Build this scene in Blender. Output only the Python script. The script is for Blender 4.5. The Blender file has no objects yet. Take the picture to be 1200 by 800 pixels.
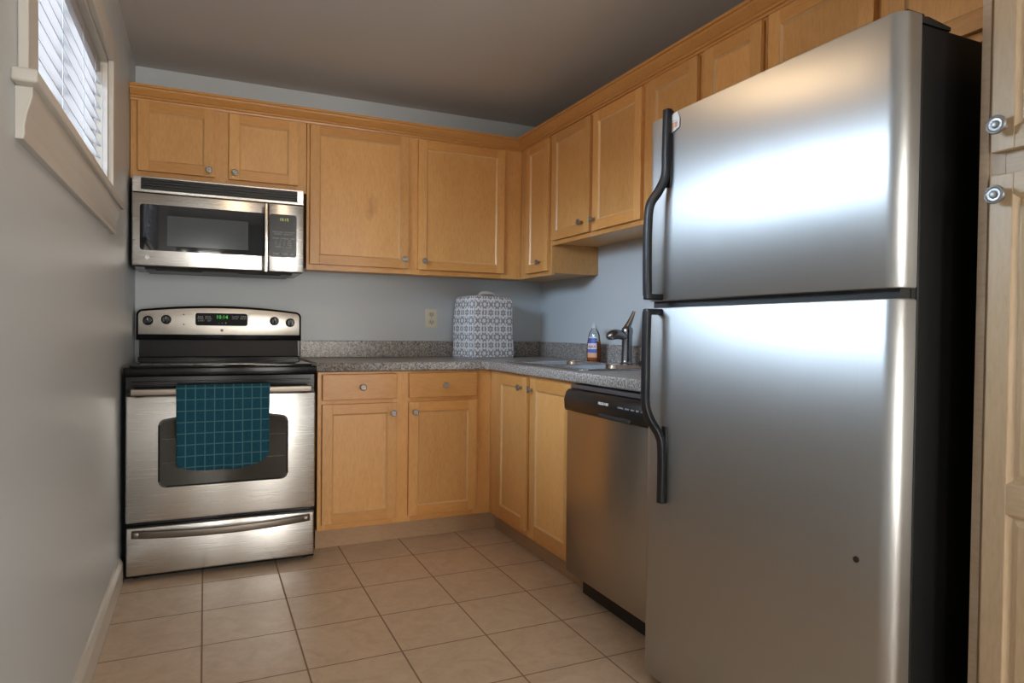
import bpy, bmesh, math, random
from mathutils import Vector, Matrix
random.seed(7)
PI = math.pi
SC = bpy.context.scene
COL = SC.collection

# ------------------------------------------------------------------ camera
cam_d = bpy.data.cameras.new('camera')
cam = bpy.data.objects.new('camera', cam_d); COL.objects.link(cam); SC.camera = cam
cam_d.sensor_width = 36.0; cam_d.lens = 23.512; cam_d.clip_start = 0.02
_r = Vector((0.90880, -0.41707, 0.01161)); _u = Vector((-0.00368, 0.01981, 0.99980)); _f = Vector((0.41721, 0.90866, -0.01647))
_m = Matrix((_r, _u, -_f)).transposed().to_4x4(); _m.translation = Vector((0.31215, -3.90136, 1.07708))
cam.matrix_world = _m

# ------------------------------------------------------------------ world, lamps, exposure
SC.view_settings.view_transform = 'Standard'; SC.view_settings.look = 'None'
SC.view_settings.gamma = 1.0; SC.view_settings.use_curve_mapping = False
SC.view_settings.exposure = 0.40
SKY = 35.0
w = bpy.data.worlds.new('world'); SC.world = w; w.use_nodes = True
wn = w.node_tree.nodes; wl = w.node_tree.links; wn.clear()
wo = wn.new('ShaderNodeOutputWorld'); wb = wn.new('ShaderNodeBackground')
tc = wn.new('ShaderNodeTexCoord'); sx = wn.new('ShaderNodeSeparateXYZ'); cr = wn.new('ShaderNodeValToRGB')
wl.new(tc.outputs['Generated'], sx.inputs[0]); wl.new(sx.outputs['Z'], cr.inputs['Fac'])
cr.color_ramp.elements[0].position = 0.0; cr.color_ramp.elements[0].color = (0.22, 0.20, 0.19, 1)
cr.color_ramp.elements[1].position = 0.12; cr.color_ramp.elements[1].color = (0.62, 0.80, 1.0, 1)
# daylight from the yard side is bluer than what comes through the adjoining room
fy_ = wn.new('ShaderNodeMapRange'); fy_.inputs['From Min'].default_value = -.9; fy_.inputs['From Max'].default_value = -.5
mxw = wn.new('ShaderNodeMix'); mxw.data_type = 'RGBA'; mxw.inputs[6].default_value = (.40, .385, .36, 1)
wl.new(sx.outputs['Y'], fy_.inputs['Value']); wl.new(fy_.outputs[0], mxw.inputs[0]); wl.new(cr.outputs['Color'], mxw.inputs[7])
wl.new(mxw.outputs[2], wb.inputs['Color']); wb.inputs['Strength'].default_value = SKY
wl.new(wb.outputs[0], wo.inputs['Surface'])

def portal(name, loc, rot, sx_, sy_):
    d = bpy.data.lights.new(name, 'AREA'); d.shape = 'RECTANGLE'; d.size = sx_; d.size_y = sy_
    d.cycles.is_portal = True
    o = bpy.data.objects.new(name, d); o.location = loc; o.rotation_euler = rot; COL.objects.link(o)
portal('sky_portal', (-0.17, -1.665, 1.8), (0, -PI/2, 0), 0.6, 1.3)
portal('sky_portal_rear', (0.27, -6.37, 1.165), (PI/2, 0, 0), .56, 1.9)
portal('sky_portal_rear', (1.76, -6.37, 1.165), (PI/2, 0, 0), 1.0, 1.9)

LAMP_W = 10.5
# ------------------------------------------------------------------ materials
def mat(name, color=(.8, .8, .8), rough=.5, metal=0.0, spec=.5, coat=0.0, emit=None, estr=0, aniso=0):
    m = bpy.data.materials.new(name); m.use_nodes = True
    b = m.node_tree.nodes['Principled BSDF']
    b.inputs['Base Color'].default_value = (*color, 1); b.inputs['Roughness'].default_value = rough
    b.inputs['Metallic'].default_value = metal; b.inputs['Specular IOR Level'].default_value = spec
    b.inputs['Coat Weight'].default_value = coat; b.inputs['Anisotropic'].default_value = aniso
    if emit: b.inputs['Emission Color'].default_value = (*emit, 1); b.inputs['Emission Strength'].default_value = estr
    return m
def nodes(m): return m.node_tree.nodes, m.node_tree.links, m.node_tree.nodes['Principled BSDF']
def coords(m, scale=(1, 1, 1), rot=(0, 0, 0), loc=(0, 0, 0), which='Object'):
    n, l, b = nodes(m); t = n.new('ShaderNodeTexCoord'); mp = n.new('ShaderNodeMapping')
    mp.inputs['Scale'].default_value = scale; mp.inputs['Rotation'].default_value = rot; mp.inputs['Location'].default_value = loc
    l.new(t.outputs[which], mp.inputs[0]); return mp.outputs[0]
def noise(m, vec, scale, detail=3, rough=.5, dist=0):
    n, l, b = nodes(m); t = n.new('ShaderNodeTexNoise'); t.inputs['Scale'].default_value = scale
    t.inputs['Detail'].default_value = detail; t.inputs['Roughness'].default_value = rough; t.inputs['Distortion'].default_value = dist
    l.new(vec, t.inputs['Vector']); return t.outputs['Fac']
def ramp(m, fac, stops, interp='LINEAR'):
    n, l, b = nodes(m); c = n.new('ShaderNodeValToRGB'); e = c.color_ramp.elements; c.color_ramp.interpolation = interp
    while len(e) < len(stops): e.new(.5)
    for i, (p, q) in enumerate(stops):
        e[i].position = p; e[i].color = (*q, 1) if len(q) == 3 else q
    l.new(fac, c.inputs['Fac']); return c.outputs['Color']
def mixc(m, fac, a, b_, mode='MIX'):
    n, l, b = nodes(m); x = n.new('ShaderNodeMix'); x.data_type = 'RGBA'; x.blend_type = mode
    for s, v in ((0, fac), (6, a), (7, b_)):
        if hasattr(v, 'links'): l.new(v, x.inputs[s])
        elif s == 0: x.inputs[0].default_value = v
        else: x.inputs[s].default_value = (*v, 1)
    return x.outputs[2]
def bump(m, h, strength=.2, dist=.002):
    n, l, b = nodes(m); t = n.new('ShaderNodeBump'); t.inputs['Strength'].default_value = strength; t.inputs['Distance'].default_value = dist
    l.new(h, t.inputs['Height']); l.new(t.outputs[0], b.inputs['Normal'])
def setc(m, c): n, l, b = nodes(m); l.new(c, b.inputs['Base Color'])
def setr(m, r, lo, hi):
    n, l, b = nodes(m); t = n.new('ShaderNodeMapRange'); t.inputs['To Min'].default_value = lo; t.inputs['To Max'].default_value = hi
    l.new(r, t.inputs['Value']); l.new(t.outputs[0], b.inputs['Roughness'])
def math_(m, op, a, b_=None, c_=None):
    n, l, b = nodes(m); t = n.new('ShaderNodeMath'); t.operation = op
    for i, v in enumerate((a, b_, c_)):
        if v is None: continue
        if hasattr(v, 'links'): l.new(v, t.inputs[i])
        else: t.inputs[i].default_value = v
    return t.outputs[0]

def wood(name, axis, dark, mid, light, rough=.33):
    """maple: fine grain stretched along one axis, soft blotches, tone shift per object"""
    m = mat(name, mid, rough, spec=.45)
    g = [46, 46, 46]; g['xyz'.index(axis)] = 9
    v = coords(m, tuple(g)); fine = noise(m, v, 3.0, 4, .6, .4)
    g2 = [4, 4, 4]; g2['xyz'.index(axis)] = 1.6
    big = noise(m, coords(m, tuple(g2)), 1.6, 3, .55, 1.2)
    c1 = ramp(m, fine, [(.3, dark), (.5, mid), (.72, light)])
    c2 = ramp(m, big, [(.25, tuple((x+y)/2 for x, y in zip(dark, mid))), (.5, mid), (.8, tuple((x+y)/2 for x, y in zip(light, mid)))])
    c = mixc(m, .55, c1, c2)
    n, l, b = nodes(m); oi = n.new('ShaderNodeObjectInfo'); hs = n.new('ShaderNodeHueSaturation')
    mr = n.new('ShaderNodeMapRange'); mr.inputs['To Min'].default_value = .90; mr.inputs['To Max'].default_value = 1.10
    l.new(oi.outputs['Random'], mr.inputs['Value']); l.new(mr.outputs[0], hs.inputs['Value']); l.new(c, hs.inputs['Color'])
    l.new(hs.outputs[0], b.inputs['Base Color'])
    bump(m, fine, .06, .001); return m
WD, WM, WL = (.54, .262, .078), (.67, .352, .118), (.745, .43, .165)
wood_z = wood('maple_upright', 'z', WD, WM, WL)
RD, RM, RL = (.52, .232, .060), (.62, .300, .088), (.70, .372, .125)
wood_x = wood('maple_across', 'x', RD, RM, RL)
wood_y = wood('maple_along', 'y', RD, RM, RL)
wood_edge = wood('maple_bead', 'z', (.60, .36, .17), (.68, .43, .21), (.74, .50, .27))
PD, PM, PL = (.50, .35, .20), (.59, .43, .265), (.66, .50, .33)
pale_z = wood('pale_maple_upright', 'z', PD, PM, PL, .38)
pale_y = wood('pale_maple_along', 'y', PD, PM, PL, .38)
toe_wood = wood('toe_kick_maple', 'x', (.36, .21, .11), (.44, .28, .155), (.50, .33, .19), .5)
# dark mineral streak in one upper door
knot_wood = wood('maple_streaked', 'z', WD, WM, WL)
n_, l_, b_ = nodes(knot_wood)
kv = coords(knot_wood, (16, 1, 7.5)); kv0 = kv; kd = n_.new('ShaderNodeVectorMath'); kd.operation = 'DISTANCE'
kwob = n_.new('ShaderNodeTexNoise'); kwob.inputs['Scale'].default_value = 2.2
kadd = n_.new('ShaderNodeVectorMath'); kadd.operation = 'ADD'
l_.new(kv, kwob.inputs['Vector']); l_.new(kv, kadd.inputs[0]); l_.new(kwob.outputs['Color'], kadd.inputs[1])
kd.inputs[1].default_value = (0.5 - .28*16, 0.5, 0.5 + .345*7.5)
kfix = n_.new('ShaderNodeVectorMath'); kfix.operation = 'MULTIPLY'; kfix.inputs[1].default_value = (1, 0, 1)
kd.inputs[1].default_value = (kd.inputs[1].default_value[0], 0, kd.inputs[1].default_value[2])
l_.new(kadd.outputs[0], kfix.inputs[0]); l_.new(kfix.outputs[0], kd.inputs[0])
kf = ramp(knot_wood, kd.outputs['Value'], [(.0, (.65,)*3), (.62, (0,)*3)])
_old = b_.inputs['Base Color'].links[0].from_socket
setc(knot_wood, mixc(knot_wood, kf, _old, (.40, .17, .045)))

def steel(name, color, rough, axis, streak=.06, aniso=0.0, arot=0.0):
    """brushed stainless: grain lines along axis"""
    m = mat(name, color, rough, metal=1.0, aniso=aniso); nodes(m)[2].inputs['Anisotropic Rotation'].default_value = arot
    g = [260, 260, 260]; g['xyz'.index(axis)] = 2.5
    f = noise(m, coords(m, tuple(g)), 1.0, 2, .6)
    setr(m, f, rough-.04, rough+streak)
    bump(m, f, .05, .0004)
    c = mixc(m, f, tuple(x*.97 for x in color), tuple(min(1, x*1.03) for x in color)); setc(m, c)
    return m
ss_fridge = steel('stainless_fridge', (.49, .493, .488), .39, 'z', .03, .5, 0.0)
ss_range = steel('stainless_range', (.62, .605, .58), .27, 'x', .03, .7, .25)
ss_dish = steel('stainless_dishwasher', (.50, .47, .43), .30, 'y', .03, .7, .25)
ss_dark = steel('stainless_handle', (.19, .165, .14), .34, 'x')
n_, l_, b_ = nodes(ss_fridge)
chrome = mat('polished_chrome', (.72, .73, .75), .09, metal=1)
sink_steel = mat('sink_steel', (.62, .63, .65), .22, metal=1)
pewter = mat('satin_nickel', (.36, .355, .35), .40, metal=1)
black_gloss = mat('black_enamel', (.004, .004, .005), .18, spec=.2)
black_glass = mat('black_glass', (.006, .006, .007), .08, spec=.4)
black_plastic = mat('black_plastic', (.012, .012, .013), .36)
slate_plastic = mat('charcoal_plastic', (.008, .009, .012), .36)
black_body = mat('black_textured_side', (.006, .006, .006), .5, spec=.3); 
bump(black_body, noise(black_body, coords(black_body), 700, 2), .25, .0006)
gasket = mat('dark_rubber', (.02, .02, .02), .6)
trim_white = mat('trim_paint', (.60, .57, .52), .38)
blind_white = mat('blind_paint', (.33, .335, .35), .45)
ivory = mat('ivory_plastic', (.74, .70, .55), .4)
dark_hole = mat('dark_slot', (.02, .018, .016), .7)
print_grey = mat('print_grey', (.42, .43, .44), .6)
print_white = mat('print_white', (.75, .75, .75), .5)
green_led = mat('green_digits', (.05, .3, .05), .5, emit=(.10, .85, .12), estr=.45)
amber_led = mat('amber_digits', (.3, .3, .05), .5, emit=(.65, .70, .15), estr=.5)

wall_paint = mat('wall_paint', (.57, .61, .635), .42, spec=.4)
bump(wall_paint, noise(wall_paint, coords(wall_paint), 140, 3), .10, .001)
ceil_paint = mat('ceiling_paint', (.60, .585, .57), .85)
bump(ceil_paint, noise(ceil_paint, coords(ceil_paint), 90, 3), .15, .002)

# speckled laminate
lam = mat('speckled_laminate', (.3, .3, .3), .30)
va = coords(lam)
s1 = noise(lam, va, 130, 2, .7); s2 = noise(lam, va, 90, 2, .6); s3 = noise(lam, va, 210, 1)
c = ramp(lam, s1, [(.36, (.085, .075, .07)), (.45, (.24, .215, .20)), (.55, (.33, .30, .275)), (.66, (.56, .53, .50))])
c = mixc(lam, ramp(lam, s2, [(.56, (0, 0, 0)), (.63, (.8, .8, .8))]), c, (.17, .155, .15))
c = mixc(lam, ramp(lam, s3, [(.60, (0, 0, 0)), (.66, (.7, .7, .7))]), c, (.62, .57, .52))
setc(lam, c)

# floor tiles 12 inch
tile = mat('ceramic_tile', (.45, .36, .27), .38)
n_, l_, b_ = nodes(tile)
T = 0.3045
tv = coords(tile, loc=(-0.3062, 0.8214, 0))
br = n_.new('ShaderNodeTexBrick'); br.offset = 0; br.squash = 1
br.inputs['Scale'].default_value = 1; br.inputs['Brick Width'].default_value = T; br.inputs['Row Height'].default_value = T
br.inputs['Mortar Size'].default_value = .0032; br.inputs['Mortar Smooth'].default_value = .25
br.inputs['Color1'].default_value = (0.42, 0.42, 0.42, 1); br.inputs['Color2'].default_value = (.58, .58, .58, 1); br.inputs['Mortar'].default_value = (0.5, 0.5, 0.5, 1)
l_.new(tv, br.inputs['Vector'])
cl = ramp(tile, noise(tile, tv, 9, 5, .6, 1.5), [(.30, (.55, .42, .30)), (.5, (.635, .495, .365)), (.72, (.70, .56, .425))])
cs = noise(tile, tv, 60, 3, .6)
cl = mixc(tile, .18, cl, ramp(tile, cs, [(.3, (.34, .26, .19)), (.7, (.62, .50, .38))]))
cl = mixc(tile, .35, cl, br.outputs['Color'], 'SOFT_LIGHT')
cl = mixc(tile, br.outputs['Fac'], cl, (.27, .19, .13)); setc(tile, cl)
inv = math_(tile, 'SUBTRACT', 1.0, br.outputs['Fac'])
bump(tile, math_(tile, 'ADD', inv, math_(tile, 'MULTIPLY', cs, .12)), .5, .002)
setr(tile, br.outputs['Fac'], .34, .8)

# window glass: clear pane that lets daylight through
def pane_mat(name, tint=(1, 1, 1)):
    m = bpy.data.materials.new(name); m.use_nodes = True; n = m.node_tree.nodes; l = m.node_tree.links; n.clear()
    o = n.new('ShaderNodeOutputMaterial'); t = n.new('ShaderNodeBsdfTransparent'); g = n.new('ShaderNodeBsdfGlossy'); x = n.new('ShaderNodeMixShader')
    f = n.new('ShaderNodeFresnel'); f.inputs[0].default_value = 1.45
    t.inputs[0].default_value = (*tint, 1); g.inputs['Roughness'].default_value = .03
    l.new(f.outputs[0], x.inputs[0]); l.new(t.outputs[0], x.inputs[1]); l.new(g.outputs[0], x.inputs[2]); l.new(x.outputs[0], o.inputs[0]); return m
pane = pane_mat('window_glass')
oven_glass = pane_mat('smoked_oven_glass', (.72, .71, .68))
clear_plastic = pane_mat('clear_plastic', (.90, .93, .93))
# slats: white vinyl, a little translucent
nb = nodes(blind_white)
tr = nb[0].new('ShaderNodeBsdfTranslucent'); tr.inputs[0].default_value = (.85, .87, .92, 1)
mx = nb[0].new('ShaderNodeMixShader'); mx.inputs[0].default_value = .03
nb[1].new(nb[2].outputs[0], mx.inputs[1]); nb[1].new(tr.outputs[0], mx.inputs[2])
nb[1].new(mx.outputs[0], nb[0]['Material Output'].inputs[0])

# towel: teal terry with a light woven grid
towel_m = mat('teal_towel', (.01, .08, .11), .95, spec=.1)
n_, l_, b_ = nodes(towel_m)
tv = coords(towel_m); sp = n_.new('ShaderNodeSeparateXYZ'); l_.new(tv, sp.inputs[0])
def line(mm, v, pitch, width, off=0):
    a = math_(mm, 'FRACT', math_(mm, 'DIVIDE', math_(mm, 'ADD', v, off), pitch))
    a = math_(mm, 'ABSOLUTE', math_(mm, 'SUBTRACT', a, .5)); return math_(mm, 'GREATER_THAN', a, .5-width/2/pitch)
gx = line(towel_m, sp.outputs['X'], .0372, .0045); gz = line(towel_m, sp.outputs['Z'], .0475, .0045, .03)
g = math_(towel_m, 'MAXIMUM', gx, gz)
fn = noise(towel_m, tv, 420, 2); base = ramp(towel_m, fn, [(.3, (.008, .048, .078)), (.7, (.020, .095, .140))])
setc(towel_m, mixc(towel_m, math_(towel_m, 'MULTIPLY', g, .55), base, (.11, .24, .27)))
bump(towel_m, math_(towel_m, 'SUBTRACT', fn, math_(towel_m, 'MULTIPLY', g, .6)), .6, .003)

# quilted cover: grey and white medallions
cov = mat('medallion_fabric', (.5, .5, .5), .85, spec=.2)
n_, l_, b_ = nodes(cov)
uvn = n_.new('ShaderNodeTexCoord')
def medal(scale, off):
    mp = n_.new('ShaderNodeMapping'); mp.inputs['Scale'].default_value = (scale,)*3; mp.inputs['Location'].default_value = off
    l_.new(uvn.outputs['UV'], mp.inputs[0])
    fr = n_.new('ShaderNodeVectorMath'); fr.operation = 'FRACTION'; l_.new(mp.outputs[0], fr.inputs[0])
    sb = n_.new('ShaderNodeVectorMath'); sb.operation = 'SUBTRACT'; sb.inputs[1].default_value = (.5, .5, 0); l_.new(fr.outputs[0], sb.inputs[0])
    s = n_.new('ShaderNodeSeparateXYZ'); l_.new(sb.outputs[0], s.inputs[0])
    x, y = s.outputs['X'], s.outputs['Y']
    r = math_(cov, 'SQRT', math_(cov, 'ADD', math_(cov, 'MULTIPLY', x, x), math_(cov, 'MULTIPLY', y, y)))
    a = math_(cov, 'ARCTAN2', y, x)
    return r, a
r1, a1 = medal(10.5, (0.1, .2, 0)); r2, a2 = medal(10.5, (.6, .7, 0))
def rings(r, a, k, ph):
    pet = math_(cov, 'MULTIPLY', math_(cov, 'COSINE', math_(cov, 'MULTIPLY', a, k)), .045)
    rr = math_(cov, 'ADD', r, pet)
    return math_(cov, 'SINE', math_(cov, 'ADD', math_(cov, 'MULTIPLY', rr, 21), ph))
f1 = rings(r1, a1, 8, 0.6); f2 = rings(r2, a2, 6, 2.2)
sel = math_(cov, 'LESS_THAN', r1, .36)
n2 = n_.new('ShaderNodeMix'); l_.new(sel, n2.inputs[0]); l_.new(f2, n2.inputs[2]); l_.new(f1, n2.inputs[3])
pc = ramp(cov, math_(cov, 'MULTIPLY_ADD', n2.outputs[0], .5, .5), [(.34, (.33, .34, .37)), (.56, (.84, .84, .86))])
setc(cov, pc)
bump(cov, noise(cov, uvn.outputs['UV'], 30, 2), .3, .004)

# ------------------------------------------------------------------ mesh helpers
WLOC = {}
class MB:
    def __init__(s): s.bm = bmesh.new(); s.mi = 0
    def _tag(s, before):
        for f in s.bm.faces:
            if f not in before: f.material_index = s.mi
    def box(s, a, b, bev=0.0, seg=2):
        lo = [min(a[i], b[i]) for i in range(3)]; hi = [max(a[i], b[i]) for i in range(3)]
        t = bmesh.new()
        bmesh.ops.create_cube(t, size=1.0)
        for v in t.verts:
            for i in range(3): v.co[i] = lo[i] + (v.co[i]+.5)*(hi[i]-lo[i])
        if bev > 0:
            bev = min(bev, .49*min(hi[i]-lo[i] for i in range(3)))
            bmesh.ops.bevel(t, geom=t.edges[:], offset=bev, segments=seg, profile=.5, affect='EDGES')
        s.merge(t); return s
    def merge(s, t, M=None):
        if M is not None: bmesh.ops.transform(t, matrix=M, verts=t.verts)
        me = bpy.data.meshes.new('tmp'); t.to_mesh(me); t.free()
        n0 = len(s.bm.faces); s.bm.from_mesh(me); bpy.data.meshes.remove(me)
        s.bm.faces.ensure_lookup_table()
        for f in s.bm.faces[n0:]: f.material_index = s.mi
        return s
    def prism(s, poly, axis, a, b, bev=0.0, seg=2, capbev=False):
        """closed 2D outline extruded along axis from a to b. outline coords are the other two axes in order"""
        t = bmesh.new(); k = 'xyz'.index(axis); o = [i for i in range(3) if i != k]
        def P(q, h):
            v = [0, 0, 0]; v[o[0]] = q[0]; v[o[1]] = q[1]; v[k] = h; return v
        A = [t.verts.new(P(q, a)) for q in poly]; B = [t.verts.new(P(q, b)) for q in poly]
        n = len(poly)
        fa = t.faces.new(A); fb = t.faces.new(B[::-1])
        for i in range(n): t.faces.new((A[i], B[i], B[(i+1) % n], A[(i+1) % n]))
        bmesh.ops.recalc_face_normals(t, faces=t.faces[:])
        if bev > 0:
            es = [e for e in t.edges if (e in fa.edges or e in fb.edges)]
            bmesh.ops.bevel(t, geom=es, offset=bev, segments=seg, profile=.5, affect='EDGES')
        return s.merge(t)
    def lathe(s, prof, M, n=24):
        """profile [(r,h)] about local z, placed by matrix M"""
        t = bmesh.new(); rings_ = []
        for r, h in prof:
            if r < 1e-6: rings_.append([t.verts.new((0, 0, h))])
            else: rings_.append([t.verts.new((r*math.cos(2*PI*i/n), r*math.sin(2*PI*i/n), h)) for i in range(n)])
        for A, B in zip(rings_, rings_[1:]):
            for i in range(n):
                j = (i+1) % n
                if len(A) == 1 and len(B) == 1: continue
                if len(A) == 1: t.faces.new((A[0], B[i], B[j]))
                elif len(B) == 1: t.faces.new((A[i], A[j], B[0]))
                else: t.faces.new((A[i], A[j], B[j], B[i]))
        if len(rings_[0]) > 1: t.faces.new(rings_[0][::-1])
        if len(rings_[-1]) > 1: t.faces.new(rings_[-1])
        bmesh.ops.recalc_face_normals(t, faces=t.faces[:])
        return s.merge(t, M)
    def sweep(s, pts, sect, up=(0, 0, 1), scales=None):
        """closed 2D section (list of (a,b)) swept along pts; a across, b along 'up'"""
        t = bmesh.new(); R = []; pts = [Vector(p) for p in pts]; up = Vector(up)
        for i, p in enumerate(pts):
            d = (pts[min(i+1, len(pts)-1)] - pts[max(i-1, 0)]).normalized()
            side = d.cross(up).normalized(); v = side.cross(d).normalized(); k = scales[i] if scales else 1
            if not isinstance(k, tuple): k = (k, k)
            R.append([t.verts.new(p + side*a*k[0] + v*b*k[1]) for a, b in sect])
        n = len(sect)
        for A, B in zip(R, R[1:]):
            for i in range(n): t.faces.new((A[i], A[(i+1) % n], B[(i+1) % n], B[i]))
        t.faces.new(R[0][::-1]); t.faces.new(R[-1])
        bmesh.ops.recalc_face_normals(t, faces=t.faces[:])
        return s.merge(t)
    def build(s, name, mats, parent=None, smooth=False, bevel=None, origin=None):
        me = bpy.data.meshes.new(name)
        if parent is not None: off = WLOC[parent.name]
        else: off = Vector(origin) if origin is not None else Vector((0, 0, 0))
        bmesh.ops.translate(s.bm, vec=-off, verts=s.bm.verts)
        s.bm.to_mesh(me); s.bm.free()
        if not isinstance(mats, (list, tuple)): mats = [mats]
        for m in mats: me.materials.append(m)
        if smooth:
            for p in me.polygons: p.use_smooth = True
            try: me.set_sharp_from_angle(angle=math.radians(smooth if smooth is not True else 35))
            except Exception: pass
        o = bpy.data.objects.new(name, me); COL.objects.link(o)
        if parent is not None: o.parent = parent; WLOC[o.name] = WLOC[parent.name].copy()
        else: o.location = off; WLOC[o.name] = off
        if bevel:
            bv = o.modifiers.new('bevel', 'BEVEL'); bv.width = bevel; bv.segments = 2; bv.limit_method = 'ANGLE'
        return o
def circ(r, n=12, k=1.0): return [(r*math.cos(2*PI*i/n), r*k*math.sin(2*PI*i/n)) for i in range(n)]
def rrect(x0, y0, x1, y1, r, n=5):
    P = []
    for cx, cy, a in ((x1-r, y1-r, 0), (x0+r, y1-r, 90), (x0+r, y0+r, 180), (x1-r, y0+r, 270)):
        for i in range(n+1):
            t = math.radians(a+90*i/n); P.append((cx+r*math.cos(t), cy+r*math.sin(t)))
    return P
def thing(name, label, cat, loc, group=None):
    o = bpy.data.objects.new(name, None); COL.objects.link(o); o.empty_display_size = .05
    o.location = loc; WLOC[o.name] = Vector(loc); o['label'] = label; o['category'] = cat
    if group: o['group'] = group
    return o
def tag(o, label, cat, group=None):
    o['label'] = label; o['category'] = cat
    if group: o['group'] = group
    return o
def struct(o): o['kind'] = 'structure'; return o
def axisM(loc, zdir, xdir=None):
    z = Vector(zdir).normalized(); x = Vector(xdir) if xdir else (Vector((0, 0, 1)) if abs(z.z) < .9 else Vector((1, 0, 0)))
    y = z.cross(x).normalized(); x = y.cross(z).normalized()
    M = Matrix((x, y, z)).transposed().to_4x4(); M.translation = Vector(loc); return M
def text_obj(name, body, size, loc, right, up, m, parent, depth=.0004, align='CENTER', bold=0):
    cu = bpy.data.curves.new('t', 'FONT'); cu.body = body; cu.size = size; cu.extrude = depth; cu.align_x = align; cu.align_y = 'CENTER'; cu.offset = bold
    cu.resolution_u = 2
    to = bpy.data.objects.new('t', cu); COL.objects.link(to)
    bpy.context.view_layer.update()
    dg = bpy.context.evaluated_depsgraph_get(); me = bpy.data.meshes.new_from_object(to.evaluated_get(dg))
    bpy.data.objects.remove(to)
    x = Vector(right).normalized(); y = Vector(up).normalized(); z = x.cross(y)
    M = Matrix((x, y, z)).transposed().to_4x4(); M.translation = Vector(loc) - WLOC[parent.name]
    me.transform(M); me.materials.clear(); me.materials.append(m); me.name = name
    o = bpy.data.objects.new(name, me); COL.objects.link(o); o.parent = parent; WLOC[o.name] = WLOC[parent.name].copy(); return o

# ------------------------------------------------------------------ room shell
W = 2.312; H = 2.395; XL = -0.012; YR = -6.2
struct(MB().box((XL-.2, YR-.2, -.1), (W+.2, .2, 0)).build('floor', tile))
struct(MB().box((XL-.2, YR-.2, H), (W+.2, .2, H+.1)).build('ceiling', ceil_paint))
struct(MB().box((XL-.16, 0, 0), (W+.16, .15, H)).build('wall_back', wall_paint))
struct(MB().box((W, YR, 0), (W+.15, 0, H)).build('wall_right', wall_paint))
wy0, wy1, wz0, wz1 = -2.27, -1.06, 1.55, 2.04
b = MB(); xo = XL-.15
b.box((xo, YR, 0), (XL, 0, wz0)); b.box((xo, YR, wz1), (XL, 0, H)); b.box((xo, YR, wz0), (XL, wy0, wz1)); b.box((xo, wy1, wz0), (XL, 0, wz1))
struct(b.build('wall_left', wall_paint))
rz0, rz1 = .25, 2.08
REAR = ((.02, .52), (1.30, 2.22))
b = MB(); b.box((XL-.16, YR-.15, 0), (W+.16, YR, rz0)); b.box((XL-.16, YR-.15, rz1), (W+.16, YR, H))
for a_, c_ in ((XL-.16, .02), (.52, 1.30), (2.22, W+.16)): b.box((a_, YR-.15, rz0), (c_, YR, rz1))
struct(b.build('wall_front', wall_paint))
# baseboard
bp_ = [(XL, 0.0), (XL+.016, 0.0), (XL+.016, .085), (XL+.011, .096), (XL+.006, .105), (XL, .108)]
struct(MB().prism(bp_, 'y', YR, -.70).build('baseboard_left', trim_white))

# window in left wall
wr = bpy.data.objects.new('window_1', None); COL.objects.link(wr); wr.location = (XL, -1.665, wz0); WLOC['window_1'] = Vector(wr.location); struct(wr)
b = MB(); X = XL
b.box((X, wy0-.085, wz0), (X+.018, wy0, wz1+.085), .003); b.box((X, wy1, wz0), (X+.018, wy1+.085, wz1+.085), .003); b.box((X, wy0, wz1), (X+.018, wy1, wz1+.085), .003)
pass
b.build('casing', trim_white, wr)
b = MB(); b.box((X-.15, wy0, wz0), (X, wy0+.012, wz1)); b.box((X-.15, wy1-.012, wz0), (X, wy1, wz1)); b.box((X-.15, wy0, wz1-.012), (X, wy1, wz1)); b.box((X-.15, wy0, wz0-.001), (X, wy1, wz0+.01))
b.build('jamb', trim_white, wr)
b = MB(); b.box((X-.001, wy0-.135, wz0-.026), (X+.042, wy1+.135, wz0), .006, 3); b.build('stool', trim_white, wr, smooth=True)
ap = [(X, wz0-.125), (X+.014, wz0-.125), (X+.016, wz0-.115), (X+.016, wz0-.100), (X+.020, wz0-.075), (X+.028, wz0-.045), (X+.029, wz0-.026), (X, wz0-.026)]
MB().prism(ap, 'y', wy0-.105, wy1+.105, .002).build('apron', trim_white, wr)
b = MB(); fx0, fx1 = X-.12, X-.09
for y0, y1 in ((wy0+.012, wy0+.05), (wy1-.05, wy1-.012), (-1.685, -1.645)): b.box((fx0, y0, wz0+.01), (fx1, y1, wz1-.012), .002)
b.box((fx0, wy0+.012, wz0+.01), (fx1, wy1-.012, wz0+.05), .002); b.box((fx0, wy0+.012, wz1-.05), (fx1, wy1-.012, wz1-.012), .002)
b.build('sash', trim_white, wr)
MB().box((X-.108, wy0+.05, wz0+.05), (X-.104, wy1-.05, wz1-.05)).build('glass', pane, wr)

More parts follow.
